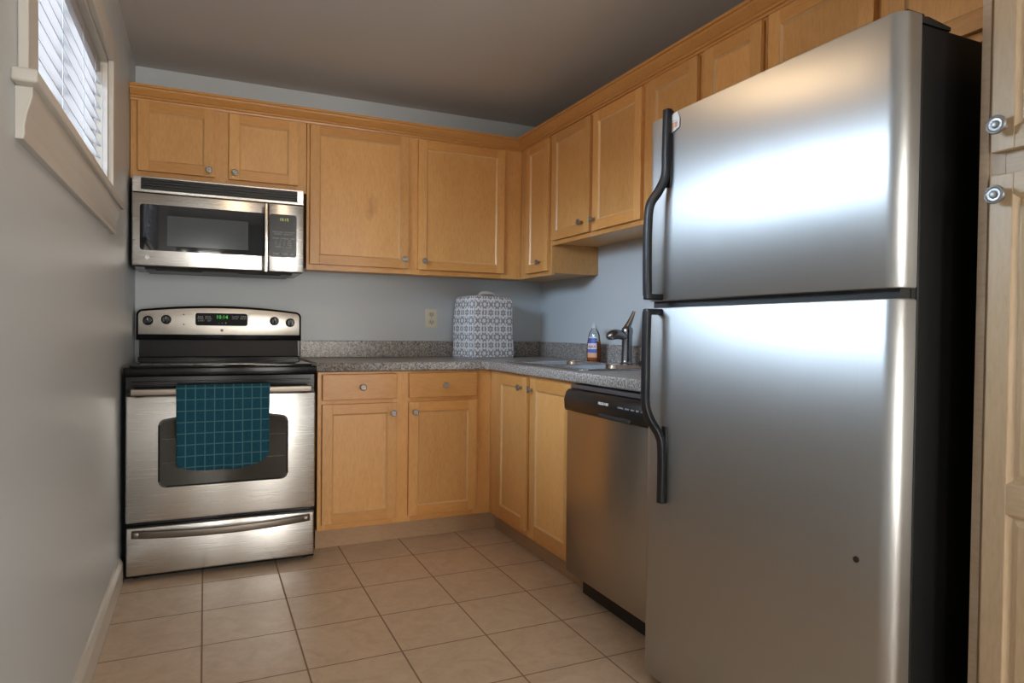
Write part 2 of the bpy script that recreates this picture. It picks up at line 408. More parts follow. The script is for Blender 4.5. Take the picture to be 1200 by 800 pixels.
# two tall unseen windows behind the camera, the second one added for light
for k_, (rx0, rx1) in enumerate(REAR):
    wr2 = bpy.data.objects.new('window_%d' % (k_+2), None); COL.objects.link(wr2); wr2.location = ((rx0+rx1)/2, YR, rz0); WLOC[wr2.name] = Vector(wr2.location); struct(wr2)
    b = MB(); mull = (.095, .235) if k_ == 0 else (1.74, 1.78)
    for x0, x1 in ((rx0, rx0+.03), (rx1-.04, rx1), mull): b.box((x0, YR-.12, rz0), (x1, YR-.07, rz1), .003)
    b.box((rx0, YR-.12, rz0), (rx1, YR-.07, rz0+.05), .003); b.box((rx0, YR-.12, rz1-.05), (rx1, YR-.07, rz1), .003)
    b.build('sash', trim_white, wr2)
    MB().box((rx0+.03, YR-.098, rz0+.05), (rx1-.04, YR-.094, rz1-.05)).build('glass', pane, wr2)
    b = MB(); b.box((rx1, YR, rz0-.08), (rx1+.07, YR+.018, rz1+.08), .003); b.box((rx0-.03, YR, rz1), (rx1, YR+.018, rz1+.08), .003); b.box((rx0-.03, YR, rz0-.08), (rx1, YR+.018, rz0), .003); b.box((rx0-.03, YR, rz0), (rx0, YR+.018, rz1), .003)
    b.build('casing', trim_white, wr2)

# blind
bl = thing('window_blind', 'white horizontal slat blind hanging in the small window high on the left wall', 'blind', (X-.045, -1.665, wz0+.012))
b = MB(); b.box((X-.068, wy0+.016, wz1-.05), (X-.022, wy1-.016, wz1-.013), .003); b.build('headrail', blind_white, bl)
b = MB(); tilt = math.radians(20); pitch = .044; z = wz0+.052; sw = .0265
while z < wz1-.055:
    dx, dz = sw*math.cos(tilt), sw*math.sin(tilt); t = .0013
    P = []
    cxs = X-.045
    for k in range(7):
        u = -1+2*k/6; P.append((cxs+u*dx, z-u*dz + .003*(1-u*u)))
    for k in range(6, -1, -1):
        u = -1+2*k/6; P.append((cxs+u*dx, z-u*dz + .003*(1-u*u) - t*2))
    b.prism(P, 'y', wy0+.018, wy1-.018); z += pitch
b.build('slats', blind_white, bl, smooth=True)
MB().box((X-.068, wy0+.018, wz0+.014), (X-.022, wy1-.018, wz0+.03), .004).build('bottom_rail', blind_white, bl)
b = MB()
for y in (-2.10, -1.78, -1.45, -1.20):
    b = MB()
    for xx in (X-.069, X-.0205): b.sweep([(xx, y, wz0+.02), (xx, y, wz1-.03)], circ(.0011, 6), up=(1, 0, 0))
    b.build('ladder_cord', blind_white, bl)
b = MB(); b.sweep([(X-.012, -2.19, wz1-.04), (X-.010, -2.19, 1.68)], circ(.004, 8), up=(1, 0, 0)); b.build('tilt_wand', blind_white, bl, smooth=True)
b = MB(); b.sweep([(X-.014, -1.095, wz1-.03), (X-.012, -1.095, 1.63)], circ(.0013, 6), up=(1, 0, 0)); b.lathe([(0, 0), (.006, .003), (.004, .02), (.0015, .026)], Matrix.Translation((X-.012, -1.095, 1.605)), 12)
b.build('pull_cord', blind_white, bl)

# ceiling lamp (just above the frame, lights the room)
lt = thing('ceiling_light', 'round frosted glass flush ceiling light over the middle of the kitchen floor', 'light', (.73, -1.92, H))
MB().lathe([(.0, 0), (.17, 0), (.175, -.012), (.16, -.025), (0, -.025)], Matrix.Translation((.73, -1.92, H-.0005))).build('base', trim_white, lt, smooth=True)
opal = mat('lit_opal_glass', (.9, .85, .75), .4, emit=(1.0, .70, .42), estr=LAMP_W)
MB().lathe([(.150, 0), (.147, -.03), (.12, -.06), (.07, -.08), (0, -.086)], Matrix.Translation((.73, -1.92, H-.026)), 32).build('shade', opal, lt, smooth=True)

# ------------------------------------------------------------------ cabinet helpers
def mapB(yf):   # back run: u=x, w = distance out of the face plane
    return lambda u, v, w: (u, yf-w, v)
def mapR(xf):   # right run: u=-y
    return lambda u, v, w: (xf-w, -u, v)
def fbox(b, M, u0, v0, w0, u1, v1, w1, bev=0): b.box(M(u0, v0, w0), M(u1, v1, w1), bev)
def quad_strip(b, M, outer, inner, wo, wi):
    t = bmesh.new()
    O = [t.verts.new(M(*q, wo)) for q in outer]; I = [t.verts.new(M(*q, wi)) for q in inner]
    for i in range(4): t.faces.new((O[i], O[(i+1) % 4], I[(i+1) % 4], I[i]))
    b.merge(t)
def fwdir(M): a = Vector(M(0, 0, 0)); return (Vector(M(0, 0, 1))-a)
def knob(M, u, v, w, parent, r=.0155):
    b = MB(); k = r/.0155
    prof = [(.0075*k, 0), (.0065*k, .004), (.005*k, .009), (.0055*k, .013), (.011*k, .016), (.0150*k, .0185), (.0155*k, .0215), (.0145*k, .0245), (.0115*k, .0255), (.0100*k, .0240), (.0065*k, .0238), (.0060*k, .0262), (.004*k, .0272), (0, .0275)]
    b.lathe(prof, axisM(M(u, v, w), fwdir(M)), 28); return b.build('knob', pewter, parent, smooth=25)
def door(M, u0, v0, u1, v1, parent, horiz, vert=None, fw=.049, kn=None, raised=False, panel=None, midrail=None, kr=.0155, th=.02):
    vert = vert or wood_z
    b = MB(); b.mi = 0
    fbox(b, M, u0, v0, .001, u0+fw, v1, th, .0022); fbox(b, M, u1-fw, v0, .001, u1, v1, th, .0022)
    b.mi = 1
    rails = [(v0, v0+fw), (v1-fw, v1)] + ([midrail] if midrail else [])
    for a, c in rails: fbox(b, M, u0+fw-.001, a, .001, u1-fw+.001, c, th-.0002, .0018)
    rails.sort(); b.mi = 2
    cells = [(rails[i][1], rails[i+1][0]) for i in range(len(rails)-1)]
    for a, c in cells:
        q = lambda e: [(u0+fw+e, a+e), (u1-fw-e, a+e), (u1-fw-e, c-e), (u0+fw+e, c-e)]
        quad_strip(b, M, q(-.001), q(.007), th-.0012, th-.0095)
    d = b.build('door', [vert, horiz, wood_edge if vert is wood_z else vert], parent)
    for a, c in cells:
        b = MB()
        if raised:
            q = lambda e: [(u0+fw+e, a+e), (u1-fw-e, a+e), (u1-fw-e, c-e), (u0+fw+e, c-e)]
            fbox(b, M, u0+fw-.004, a-.004, .003, u1-fw+.004, c+.004, th-.010)
            quad_strip(b, M, q(.010), q(.019), th-.0098, th-.005)
            t = bmesh.new(); t.faces.new([t.verts.new(M(*p_, th-.005)) for p_ in q(.019)]); b.merge(t)
        else:
            fbox(b, M, u0+fw-.004, a-.004, .003, u1-fw+.004, c+.004, th-.009)
        b.build('panel', panel or vert, d)
    if kn:
        ku, kv = kn; knob(M, ku, kv, th, d, kr)
    return d
def drawer(M, u0, v0, u1, v1, parent, horiz, kn):
    b = MB(); fbox(b, M, u0, v0, .001, u1, v1, .0195, .004); d = b.build('drawer', horiz, parent)
    knob(M, kn[0], kn[1], .0195, d); return d

# ------------------------------------------------------------------ upper cabinets
ZU, ZT = 1.3815, 2.16
YU = -.293; XU = W+YU      # 2.019
G = .0015
def carcass(name, parts, mats, parent):
    b = MB()
    for mi, a, c in parts: b.mi = mi; b.box(a, c, .0008)
    return b.build(name, mats, parent)
MBk = mapB(YU); MRk = mapR(XU)
# over the microwave
c1 = thing('wall_cabinet', 'short two-door maple wall cabinet above the microwave', 'cabinet', (.39, -.15, 1.772))
x0, x1 = XL+.003, .7855; z0 = 1.772
carcass('body', [(0, (x0, YU+.019, z0+.012), (x1, -.002, ZT))], [wood_z], c1)
b = MB(); b.mi = 0
for a, c in ((x0, .035), (.345, .425), (.735, x1)): b.box((a, YU, z0), (c, YU+.019, ZT), .0008)
b.mi = 1
for s0, s1 in ((.035, .345), (.425, .735)): b.box((s0, YU, z0), (s1, YU+.019, 1.822), .0008); b.box((s0, YU, 2.11), (s1, YU+.019, ZT), .0008)
b.build('face_frame', [wood_z, wood_x], c1)
door(MBk, .022, 1.808, .353, 2.135, c1, wood_x, kn=(.327, 1.838))
door(MBk, .416, 1.806, .744, 2.131, c1, wood_x, kn=(.443, 1.838))
# long two-door on back wall
c2 = thing('wall_cabinet', 'wide two-door maple wall cabinet above the patterned appliance cover, right of the microwave', 'cabinet', (1.40, -.15, ZU))
x0, x1 = .7885, W-.002
carcass('body', [(0, (x0, YU+.019, ZU+.012), (x1, -.002, ZT))], [wood_z], c2)
b = MB(); b.mi = 0
for a, c in ((x0, .82), (1.315, 1.395), (1.89, XU-.0005)): b.box((a, YU, ZU), (c, YU+.019, ZT), .0008)
b.mi = 1
for s0, s1 in ((.82, 1.315), (1.395, 1.89)): b.box((s0, YU, ZU), (s1, YU+.019, 1.42), .0008); b.box((s0, YU, 2.11), (s1, YU+.019, ZT), .0008)
b.build('face_frame', [wood_z, wood_x], c2)
door(MBk, .803, 1.410, 1.328, 2.131, c2, wood_x, kn=(1.303, 1.460), panel=knot_wood)
door(MBk, 1.381, 1.409, 1.904, 2.127, c2, wood_x, kn=(1.417, 1.457))
# narrow corner one on right wall
def side_cab(label, u0, u1, z0, stiles, doors_, loc):
    c = thing('wall_cabinet', label, 'cabinet', loc)
    carcass('body', [(0, (XU+.019, -u1, z0+.010), (W-.002, -u0, ZT))], [wood_z], c)
    b = MB(); b.mi = 0
    for a, e in stiles: b.box((XU, -e, z0), (XU+.019, -a, ZT), .0008)
    b.mi = 1
    for (a, _), (e, __) in zip([(s[1], 0) for s in stiles[:-1]], [(s[0], 0) for s in stiles[1:]]):
        b.box((XU, -e, z0), (XU+.019, -a, z0+.04), .0008); b.box((XU, -e, 2.11), (XU+.019, -a, ZT), .0008)
    b.build('face_frame', [wood_z, wood_y], c)
    for d in doors_: door(MRk, d[0], d[1], d[2], d[3], c, wood_y, kn=d[4])
    return c
side_cab('narrow single-door maple wall cabinet in the corner on the right wall', .295, .691, ZU,
         [(.295, .41), (.655, .691)], [(.397, 1.405, .668, 2.127, (.578, 1.457))], (2.17, -.49, ZU))
side_cab('raised two-door maple wall cabinet over the sink', .6925, 1.545, 1.539,
         [(.6925, .72), (1.085, 1.145), (1.505, 1.545)], [(.712, 1.560, 1.100, 2.124, (1.030, 1.615)), (1.128, 1.560, 1.520, 2.124, (1.150, 1.612))], (2.17, -1.12, 1.539))
side_cab('tall two-door maple wall cabinet between the sink cabinet and the refrigerator', 1.5465, 2.205, ZU,
         [(1.5465, 1.59), (1.86, 1.93), (2.18, 2.205)], [(1.572, 1.405, 1.874, 2.127, (1.85, 1.455)), (1.915, 1.405, 2.195, 2.127, (1.94, 1.455))], (2.17, -1.87, ZU))
c6 = side_cab('maple wall cabinet high over the top of the refrigerator', 2.2065, 3.075, 1.79,
         [(2.2065, 2.25), (2.59, 2.68), (3.04, 3.075)], [(2.228, 1.813, 2.612, 2.127, (2.59, 1.84)), (2.655, 1.813, 3.052, 2.127, (2.68, 1.84))], (2.17, -2.64, 1.79))
# crown moulding, one mitred run
prof = [(0.0, 2.136), (.006, 2.136), (.008, 2.145), (.014, 2.148), (.014, 2.156), (.020, 2.160), (.030, 2.172), (.038, 2.182), (.041, 2.190), (.047, 2.192), (.047, 2.203), (0.0, 2.203)]
t = bmesh.new(); rings_ = []
for st in range(3):
    R_ = []
    for o_, z_ in prof:
        o2 = o_+.001
        if st == 0: co = (XL+.002, YU-o2, z_)
        elif st == 1: co = (XU-o2, YU-o2, z_)
        else: co = (XU-o2, -3.074, z_)
        R_.append(t.verts.new(co))
    rings_.append(R_)
for A, B in zip(rings_, rings_[1:]):
    for i in range(len(prof)): t.faces.new((A[i], A[(i+1) % len(prof)], B[(i+1) % len(prof)], B[i]))
t.faces.new(rings_[0][::-1]); t.faces.new(rings_[-1]); bmesh.ops.recalc_face_normals(t, faces=t.faces[:])
b = MB(); b.merge(t); cm = b.build('crown_molding', wood('crown_maple', 'x', RD, RM, RL), origin=(1.0, YU-.02, 2.136))
tag(cm, 'stepped maple crown molding running along the top of all the wall cabinets', 'molding')

# ------------------------------------------------------------------ base cabinets
YB = -.61; XBf = W+YB     # 1.702
c = thing('base_cabinet', 'maple base cabinet with two drawers over two doors beside the range', 'cabinet', (1.25, -.3, 0))
x0 = .803; x1 = XBf
carcass('body', [(0, (x0, YB+.019, .102), (W-.003, -.003, .866))], [wood_z], c)
b = MB(); b.mi = 0
for a, e in ((x0, .84), (1.17, 1.262), (1.60, x1-.0008)): b.box((a, YB, .102), (e, YB+.019, .866), .0008)
b.mi = 1
for s0, s1 in ((.84, 1.17), (1.262, 1.60)):
    b.box((s0, YB, .102), (s1, YB+.019, .145), .0008); b.box((s0, YB, .70), (s1, YB+.019, .74), .0008); b.box((s0, YB, .845), (s1, YB+.019, .866), .0008)
b.build('face_frame', [wood_z, wood_x], c)
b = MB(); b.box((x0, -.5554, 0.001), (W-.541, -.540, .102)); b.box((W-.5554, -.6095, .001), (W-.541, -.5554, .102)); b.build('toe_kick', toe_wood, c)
Mb = mapB(YB)
for u0, u1, kd_, kk in ((.822, 1.187, 1.014, 1.166), (1.248, 1.618, 1.440, 1.278)):
    drawer(Mb, u0, .730, u1, .856, c, wood_x, (kd_, .792))
    door(Mb, u0, .132, u1, .711, c, wood_x, kn=(kk, .660))
c = thing('base_cabinet', 'maple sink base cabinet with two full-height doors beside the dishwasher', 'cabinet', (2.0, -1.06, 0))
carcass('body', [(0, (XBf+.019, -1.513, .102), (XBf+.034, -.612, .86)), (0, (XBf+.034, -1.513, .102), (W-.003, -.612, .14)), (0, (XBf+.034, -1.513, .14), (W-.003, -1.497, .70)), (0, (XBf+.034, -.628, .14), (W-.003, -.612, .70))], [wood_z], c)
b = MB(); b.mi = 0
for a, e in ((.6105, .752), (1.07, 1.14), (1.49, 1.513)): b.box((XBf, -e, .102), (XBf+.019, -a, .866), .0008)
b.mi = 1
for s0, s1 in ((.752, 1.07), (1.14, 1.49)):
    b.box((XBf, -s1, .102), (XBf+.019, -s0, .145), .0008); b.box((XBf, -s1, .845), (XBf+.019, -s0, .866), .0008)
b.build('face_frame', [wood_z, wood_y], c)
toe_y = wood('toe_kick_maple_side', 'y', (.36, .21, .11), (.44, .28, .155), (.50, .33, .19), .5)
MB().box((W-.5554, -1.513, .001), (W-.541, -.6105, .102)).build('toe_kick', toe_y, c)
Mr = mapR(XBf)
door(Mr, .737, .132, 1.082, .856, c, wood_y, kn=(1.031, .806), fw=.052)
door(Mr, 1.127, .132, 1.503, .856, c, wood_y, kn=(1.146, .806), fw=.052)

# ------------------------------------------------------------------ countertop with sink cut-out
sx0, sx1, sy0, sy1 = 1.765, 2.235, -1.47, -.71      # opening
t = bmesh.new(); zc0, zc1 = .8685, .912; xf = W-.635; yf = -.635; ye = -2.185
def V(x, y, z): return t.verts.new((x, y, z))
outer = [(.795, -.002), (.795, yf)]
for i in range(5):   # soft inner corner
    a = math.radians(90-90*i/4); outer.append((xf-.03+.03*math.cos(a), yf-.03+.03*math.sin(a)))
outer += [(xf, ye), (W-.002, ye), (W-.002, -.002)]
hole = rrect(sx0, sy0, sx1, sy1, .04, 4)
cu = bpy.data.curves.new('ct', 'CURVE'); cu.dimensions = '2D'; cu.fill_mode = 'BOTH'; cu.extrude = (zc1-zc0)/2-.006; cu.bevel_depth = .006; cu.bevel_resolution = 2; cu.offset = -.006
for P in (outer, hole):
    s = cu.splines.new('POLY'); s.points.add(len(P)-1); s.use_cyclic_u = True
    for k, q in enumerate(P): s.points[k].co = (q[0]-1.6, q[1]+.3, 0, 1)
t.free()
to = bpy.data.objects.new('ct', cu); COL.objects.link(to); bpy.context.view_layer.update()
me = bpy.data.meshes.new_from_object(to.evaluated_get(bpy.context.evaluated_depsgraph_get())); bpy.data.objects.remove(to)
me.materials.clear(); me.materials.append(lam); me.name = 'countertop'
ct = thing('countertop', 'grey speckled laminate L-shaped countertop on the base cabinets', 'countertop', (1.6, -.3, (zc0+zc1)/2))
o = bpy.data.objects.new('worktop', me); COL.objects.link(o); o.parent = ct; WLOC[o.name] = WLOC[ct.name]
tag(MB().box((.795, -.021, zc1+.0005), (W-.022, -.0015, 1.0075), .003).build('backsplash', lam, origin=(1.5, -.01, zc1)), 'long grey speckled backsplash strip on the back wall behind the patterned cover', 'backsplash')
tag(MB().box((W-.021, ye, zc1+.0005), (W-.0015, -.0015, 1.0075), .003).build('backsplash', lam, origin=(W-.01, -1, zc1)), 'grey speckled backsplash strip on the right wall behind the faucet', 'backsplash')

# ------------------------------------------------------------------ sink, faucet, bottle
sk = thing('kitchen_sink', 'drop-in double bowl stainless steel sink in the speckled counter', 'sink', (2.0, -1.09, zc1))
rx_0, rx_1, ry_0, ry_1 = 1.738, 2.288, -1.50, -.68
b = MB()
def loft(b, loops, cap=True):
    t = bmesh.new(); R_ = [[t.verts.new(p_) for p_ in L] for L in loops]; n = len(loops[0])
    for A, B in zip(R_, R_[1:]):
        for i in range(n): t.faces.new((A[i], A[(i+1) % n], B[(i+1) % n], B[i]))
    if cap: t.faces.new(R_[-1])
    b.merge(t)
bowls = [(1.775, -1.08, 2.15, -.715), (1.775, -1.465, 2.15, -1.10)]
# deck as strips around two bowls
zt = zc1+.004
cu = bpy.data.curves.new('sd', 'CURVE'); cu.dimensions = '2D'; cu.fill_mode = 'BOTH'; cu.extrude = .0012; cu.bevel_depth = .001; 
for P in [rrect(rx_0, ry_0, rx_1, ry_1, .05, 6)]+[rrect(q[0], q[1], q[2], q[3], .05, 6) for q in bowls]:
    s = cu.splines.new('POLY'); s.points.add(len(P)-1); s.use_cyclic_u = True
    for k, q in enumerate(P): s.points[k].co = (q[0]-2.0, q[1]+1.09, zt-.001-zc1, 1)
to = bpy.data.objects.new('sd', cu); COL.objects.link(to); bpy.context.view_layer.update()
me = bpy.data.meshes.new_from_object(to.evaluated_get(bpy.context.evaluated_depsgraph_get())); bpy.data.objects.remove(to)
me.materials.clear(); me.materials.append(sink_steel); me.name = 'rim'
o = bpy.data.objects.new('rim', me); COL.objects.link(o); o.parent = sk; WLOC[o.name] = WLOC[sk.name]
for q in bowls:
    b = MB(); L = []
    for e, z_, r_ in ((-.004, zt+.002, .054), (0, zt+.001, .05), (.004, zt-.006, .05), (.010, zt-.14, .05), (.03, zt-.165, .05), (.12, zt-.170, .03)):
        L.append([(p_[0], p_[1], z_) for p_ in rrect(q[0]+e, q[1]+e, q[2]-e, q[3]-e, r_, 6)])
    loft(b, L); bo = b.build('bowl', sink_steel, sk, smooth=60)
    b = MB(); b.lathe([(.040, 0), (.038, .003), (.03, .002), (.012, -.001), (0, -.001)], Matrix.Translation(((q[0]+q[2])/2, (q[1]+q[3])/2, zt-.1695))); b.build('drain', chrome, bo, smooth=True)

nickel = mat('brushed_nickel', (.27, .27, .275), .25, metal=1)
fx, fy = 2.215, -1.125
fa = thing('faucet', 'single-lever brushed chrome faucet standing behind the sink', 'faucet', (fx, fy, zt))
b = MB(); b.lathe([(0, 0), (.034, 0), (.034, .004), (.029, .008), (.028, .02), (.026, .08), (.026, .14), (.029, .165), (.027, .178), (.018, .188), (0, .192)], Matrix.Translation((fx, fy, zt)), 28); b.build('column', nickel, fa, smooth=50)
b = MB(); P = []; S = []
for k in range(11):
    a = k/10; P.append((fx-.005-.105*a, fy+.004*a, zt+.128+.028*math.sin(a*2.2)-.020*a*a)); S.append((1.1+.9*math.sin(a*PI*.9), .8+.75*math.sin(a*PI*.85)))
S[-1] = (.9, .7)
b.sweep(P, circ(.0165, 16), scales=S); b.build('spout', nickel, fa, smooth=50)
b = MB(); P = []; S = []
for k in range(9):
    a = k/8; P.append((fx-.004+.035*a, fy-.012*a, zt+.178+.085*a-.02*a*(1-a))); S.append((1.7-.9*a, 1.5-.95*a))
b.sweep(P, circ(.0115, 14), up=(-1, 0, .4), scales=S); b.build('lever', nickel, fa, smooth=50)

bx_, by_ = 2.215, -.815
bt = thing('dish_soap_bottle', 'clear dish soap bottle half full of orange liquid on the back edge of the sink', 'bottle', (bx_, by_, zt))
liq = mat('orange_liquid', (.52, .13, .02), .12, spec=.5); 
def body(b, prof, ky=.62, n=28, M=None):
    t = bmesh.new(); R_ = []
    for r, h in prof: R_.append([t.verts.new((r*ky*math.cos(2*PI*i/n), r*math.sin(2*PI*i/n), h)) for i in range(n)])
    for A, B in zip(R_, R_[1:]):
        for i in range(n): t.faces.new((A[i], A[(i+1) % n], B[(i+1) % n], B[i]))
    t.faces.new(R_[0][::-1]); t.faces.new(R_[-1]); b.merge(t, M)
MT = Matrix.Translation((bx_, by_, zt)) @ Matrix.Rotation(math.radians(35), 4, 'Z') @ Matrix.Diagonal((1.1, 1.1, 1.0, 1))
b = MB(); body(b, [(.030, .0), (.034, .004), (.037, .03), (.037, .075), (.033, .11), (.030, .125), (.029, .14), (.022, .160), (.0145, .172), (.0135, .178)], M=MT); b.build('bottle', clear_plastic, bt, smooth=True)
b = MB(); body(b, [(.028, .003), (.032, .006), (.0352, .03), (.0352, .075), (.0312, .108)], M=MT); b.build('liquid', liq, bt, smooth=True)
b = MB(); b.lathe([(.0125, .178), (.0125, .192), (.008, .194), (.006, .207), (0, .209)], MT, 16); b.build('cap', mat('cap_plastic', (.66, .69, .72), .3), bt, smooth=True)
lab_m = mat('bottle_label', (.75, .78, .85), .4)
lv = coords(lab_m, (1, 1, 1)); n_, l_, b_ = nodes(lab_m); s_ = n_.new('ShaderNodeSeparateXYZ'); l_.new(lv, s_.inputs[0])
lc = ramp(lab_m, s_.outputs['Z'], [(0, (.80, .42, .25)), (.035, (.80, .42, .25)), (.045, (.08, .17, .55)), (.062, (.10, .18, .5)), (.063, (.8, .82, .88)), (.094, (.8, .82, .88)), (.095, (.07, .10, .40)), (.122, (.08, .12, .45)), (.125, (.75, .78, .9))], 'CONSTANT'); setc(lab_m, lc)
b = MB(); t = bmesh.new(); n = 12; R_ = []
for h, r in ((.022, .0375), (.075, .0378), (.105, .0345), (.132, .0305)):
    R_.append([t.verts.new((-(r+.0006)*.62*math.cos(a), (r+.0006)*math.sin(a), h)) for a in [math.radians(-38+80*i/n) for i in range(n+1)]])
for A, B in zip(R_, R_[1:]):
    for i in range(n): t.faces.new((A[i], A[i+1], B[i+1], B[i]))
b.merge(t, MT); lb = b.build('label_front', lab_m, bt, smooth=True)
rt = (MT.to_3x3() @ Vector((0, -1, 0))); fo = (MT.to_3x3() @ Vector((-1, 0, 0)))
text_obj('lettering', 'AJAX', .020, MT @ Vector((-.0250, 0, .079)), rt, (0, 0, 1), mat('label_red', (.65, .02, .03), .5), lb)
b = MB(); b.lathe([(0, 0), (.030, 0), (.033, .006), (.029, .018), (.020, .026), (.008, .030), (0, .031)], Matrix.Translation((2.232, -1.255, zt)), 20)
sc_ = b.build('lump', slate_plastic, origin=(2.232, -1.255, zt), smooth=True); tag(sc_, 'small dark round scrubber on the sink edge between faucet and refrigerator', 'lump')  # unidentified small dark shape beside the faucet, modelled as a round lump

# ------------------------------------------------------------------ outlet
ol = thing('wall_outlet', 'ivory duplex wall outlet left of the patterned cover', 'outlet', (1.56, 0, 1.145))
MB().box((1.522, -.007, 1.087), (1.598, -.0005, 1.202), .003).build('cover_plate', ivory, ol)
for zz in (1.168, 1.122):
    b = MB(); b.prism(rrect(1.543, zz-.015, 1.577, zz+.015, .012, 4), 'y', -.0105, -.006, .001); s = b.build('socket', mat('ivory_socket', (.62, .58, .43), .45), ol)
    b = MB(); b.box((1.551, -.0112, zz-.003), (1.5535, -.0100, zz+.008)); b.box((1.566, -.0112, zz-.003), (1.5685, -.0100, zz+.007)); b.lathe([(0, 0), (.0026, 0), (.0026, .0008), (0, .0008)], axisM((1.56, -.0104, zz-.008), (0, -1, 0)), 10); b.build('slots', dark_hole, s)
MB().lathe([(0, 0), (.003, 0), (.0025, .0012), (0, .0015)], axisM((1.56, -.007, 1.145), (0, -1, 0)), 10).build('screw', pewter, ol)

# ------------------------------------------------------------------ patterned appliance cover
ang = math.radians(13); cw, cd, ch = .305, .235, .368
cvx, cvy = 1.714, -.315
M = Matrix.Translation((cvx, cvy, zc1)) @ Matrix.Rotation(ang, 4, 'Z')
M = Matrix.Translation((0, 0, .001)) @ M
root = thing('appliance_cover', 'boxy grey and white medallion fabric appliance cover standing on the counter corner', 'cover', (cvx, cvy, zc1+.001))
t = bmesh.new(); uvl = t.loops.layers.uv.new('UVMap')
nz = 18; R_ = []
def sect(z):
    k = z/ch; e = .008*k + (0 if k < .86 else .020*((k-.86)/.14)**2.8); wob = .003*math.sin(k*9)
    return rrect(e+wob, e*.9, cw-e+wob*.5, cd-e*.9, .022, 4)
hs = [ch*i/nz*.985 for i in range(nz+1)]
per = None
for h in hs:
    P = sect(h); R_.append([t.verts.new((p_[0], p_[1], h)) for p_ in P])
n = len(R_[0]); acc = [0]
for i in range(n): acc.append(acc[-1] + (R_[0][(i+1) % n].co-R_[0][i].co).length)
for k in range(len(R_)-1):
    for i in range(n):
        f = t.faces.new((R_[k][i], R_[k][(i+1) % n], R_[k+1][(i+1) % n], R_[k+1][i]))
        for lp, (uu, vv) in zip(f.loops, ((acc[i], hs[k]), (acc[i+1], hs[k]), (acc[i+1], hs[k+1]), (acc[i], hs[k+1]))): lp[uvl].uv = (uu, vv)
cx_, cy_ = cw/2, cd/2; prev = R_[-1]
for sc2, hz in ((.80, ch*.998), (.45, ch+.003), (.05, ch+.004)):
    L = [t.verts.new((cx_+(v.co.x-cx_)*sc2, cy_+(v.co.y-cy_)*sc2, hz)) for v in R_[-1]]
    for i in range(n):
        f = t.faces.new((prev[i], prev[(i+1) % n], L[(i+1) % n], L[i]))
        for lp in f.loops: lp[uvl].uv = (lp.vert.co.x, lp.vert.co.y+.3)
    prev = L
t.faces.new(prev)
bmesh.ops.recalc_face_normals(t, faces=t.faces[:])
b = MB(); b.bm.loops.layers.uv.new('UVMap'); b.merge(t, M); b.build('cover', cov, root, smooth=60)
# piping along the vertical front edges and the hem
pipe_m = mat('grey_piping', (.36, .37, .40), .8)
b = MB()
def cpt(h, which):
    P = sect(h); q = {'fl': 12, 'fr': 17, 'bl': 7, 'br': 2}[which]; return M @ Vector((P[q][0], P[q][1], h))
for wch in ('fl', 'fr', 'bl'): b.sweep([cpt(h, wch) for h in hs], circ(.0026, 8), up=(1, .3, 0))
P = sect(.004); b.sweep([M @ Vector((q[0], q[1], .005)) for q in P]+[M @ Vector((P[0][0], P[0][1], .005))], circ(.0028, 8))
b.build('piping', pipe_m, root, smooth=True)
b = MB(); P = [M @ Vector((cw*.38-.050*math.cos(a), .040, ch-.006+.022*math.sin(a))) for a in [PI*i/12 for i in range(13)]]
b.sweep(P, rrect(-.011, -.003, .011, .003, .0025, 2), up=(0, 1, 0)); b.build('carry_loop', mat('loop_fabric', (.62, .60, .58), .85), root, smooth=True)
b = MB(); b.prism(rrect(-.042, -.007, .042, .007, .0068, 5), 'z', 0, .002); bmesh.ops.transform(b.bm, matrix=M @ Matrix.Translation((cw*.38, .030, ch+.0025)), verts=b.bm.verts); b.build('handle_slot', dark_hole, root)
b = MB(); b.lathe([(0, 0), (.010, 0), (.009, .012), (0, .012)], M @ Matrix.Translation((cw-.004, .012, 0)), 12); b.build('foot', black_plastic, root)

# ------------------------------------------------------------------ range
X0, X1 = .004, .784
rg = thing('electric_range', 'freestanding stainless steel electric range with black glass cooktop against the left wall', 'range', (.39, -.37, 0))
b = MB(); b.box((X0+.004, -.688, .012), (X1-.006, -.03, .868), .003); b.build('body', black_gloss, rg)
for x_ in (.05, .74):
    for y_ in (-.64, -.08):
        b = MB(); b.lathe([(0, 0), (.02, 0), (.02, .01), (.01, .012), (.01, .03), (0, .03)], Matrix.Translation((x_, y_, .0005)), 14); b.build('foot', black_plastic, rg)
# cooktop
b = MB(); b.mi = 0; b.box((X0, -.712, .866), (X1, -.045, .904), .006, 3); b.mi = 1; b.prism(rrect(X0+.018, -.690, X1-.018, -.115, .015, 4), 'z', .9035, .912, .002)
b.build('cooktop', [black_gloss, black_glass], rg, smooth=40)
ring_m = mat('burner_mark', (.06, .06, .062), .2)
for bx0, by0, r in ((.20, -.55, .105), (.585, -.55, .085), (.20, -.25, .08), (.585, -.25, .105)):
    b = MB(); t = bmesh.new()
    for rr in (r, r*.62):
        A = [t.verts.new((rr*math.cos(2*PI*i/40), rr*math.sin(2*PI*i/40), 0)) for i in range(40)]; B = [t.verts.new(((rr-.003)*math.cos(2*PI*i/40), (rr-.003)*math.sin(2*PI*i/40), 0)) for i in range(40)]
        for i in range(40): t.faces.new((A[i], A[(i+1) % 40], B[(i+1) % 40], B[i]))
    b.merge(t, Matrix.Translation((bx0, by0, .9123))); b.build('burner_ring', ring_m, rg)
# front vent rail between cooktop and door
b = MB(); b.box((X0+.006, -.700, .800), (X1-.008, -.686, .866), .003); b.box((X0+.03, -.706, .838), (X1-.03, -.699, .846), .002); b.box((X0+.03, -.706, .822), (X1-.03, -.699, .829), .002); b.build('vent_trim', black_gloss, rg)
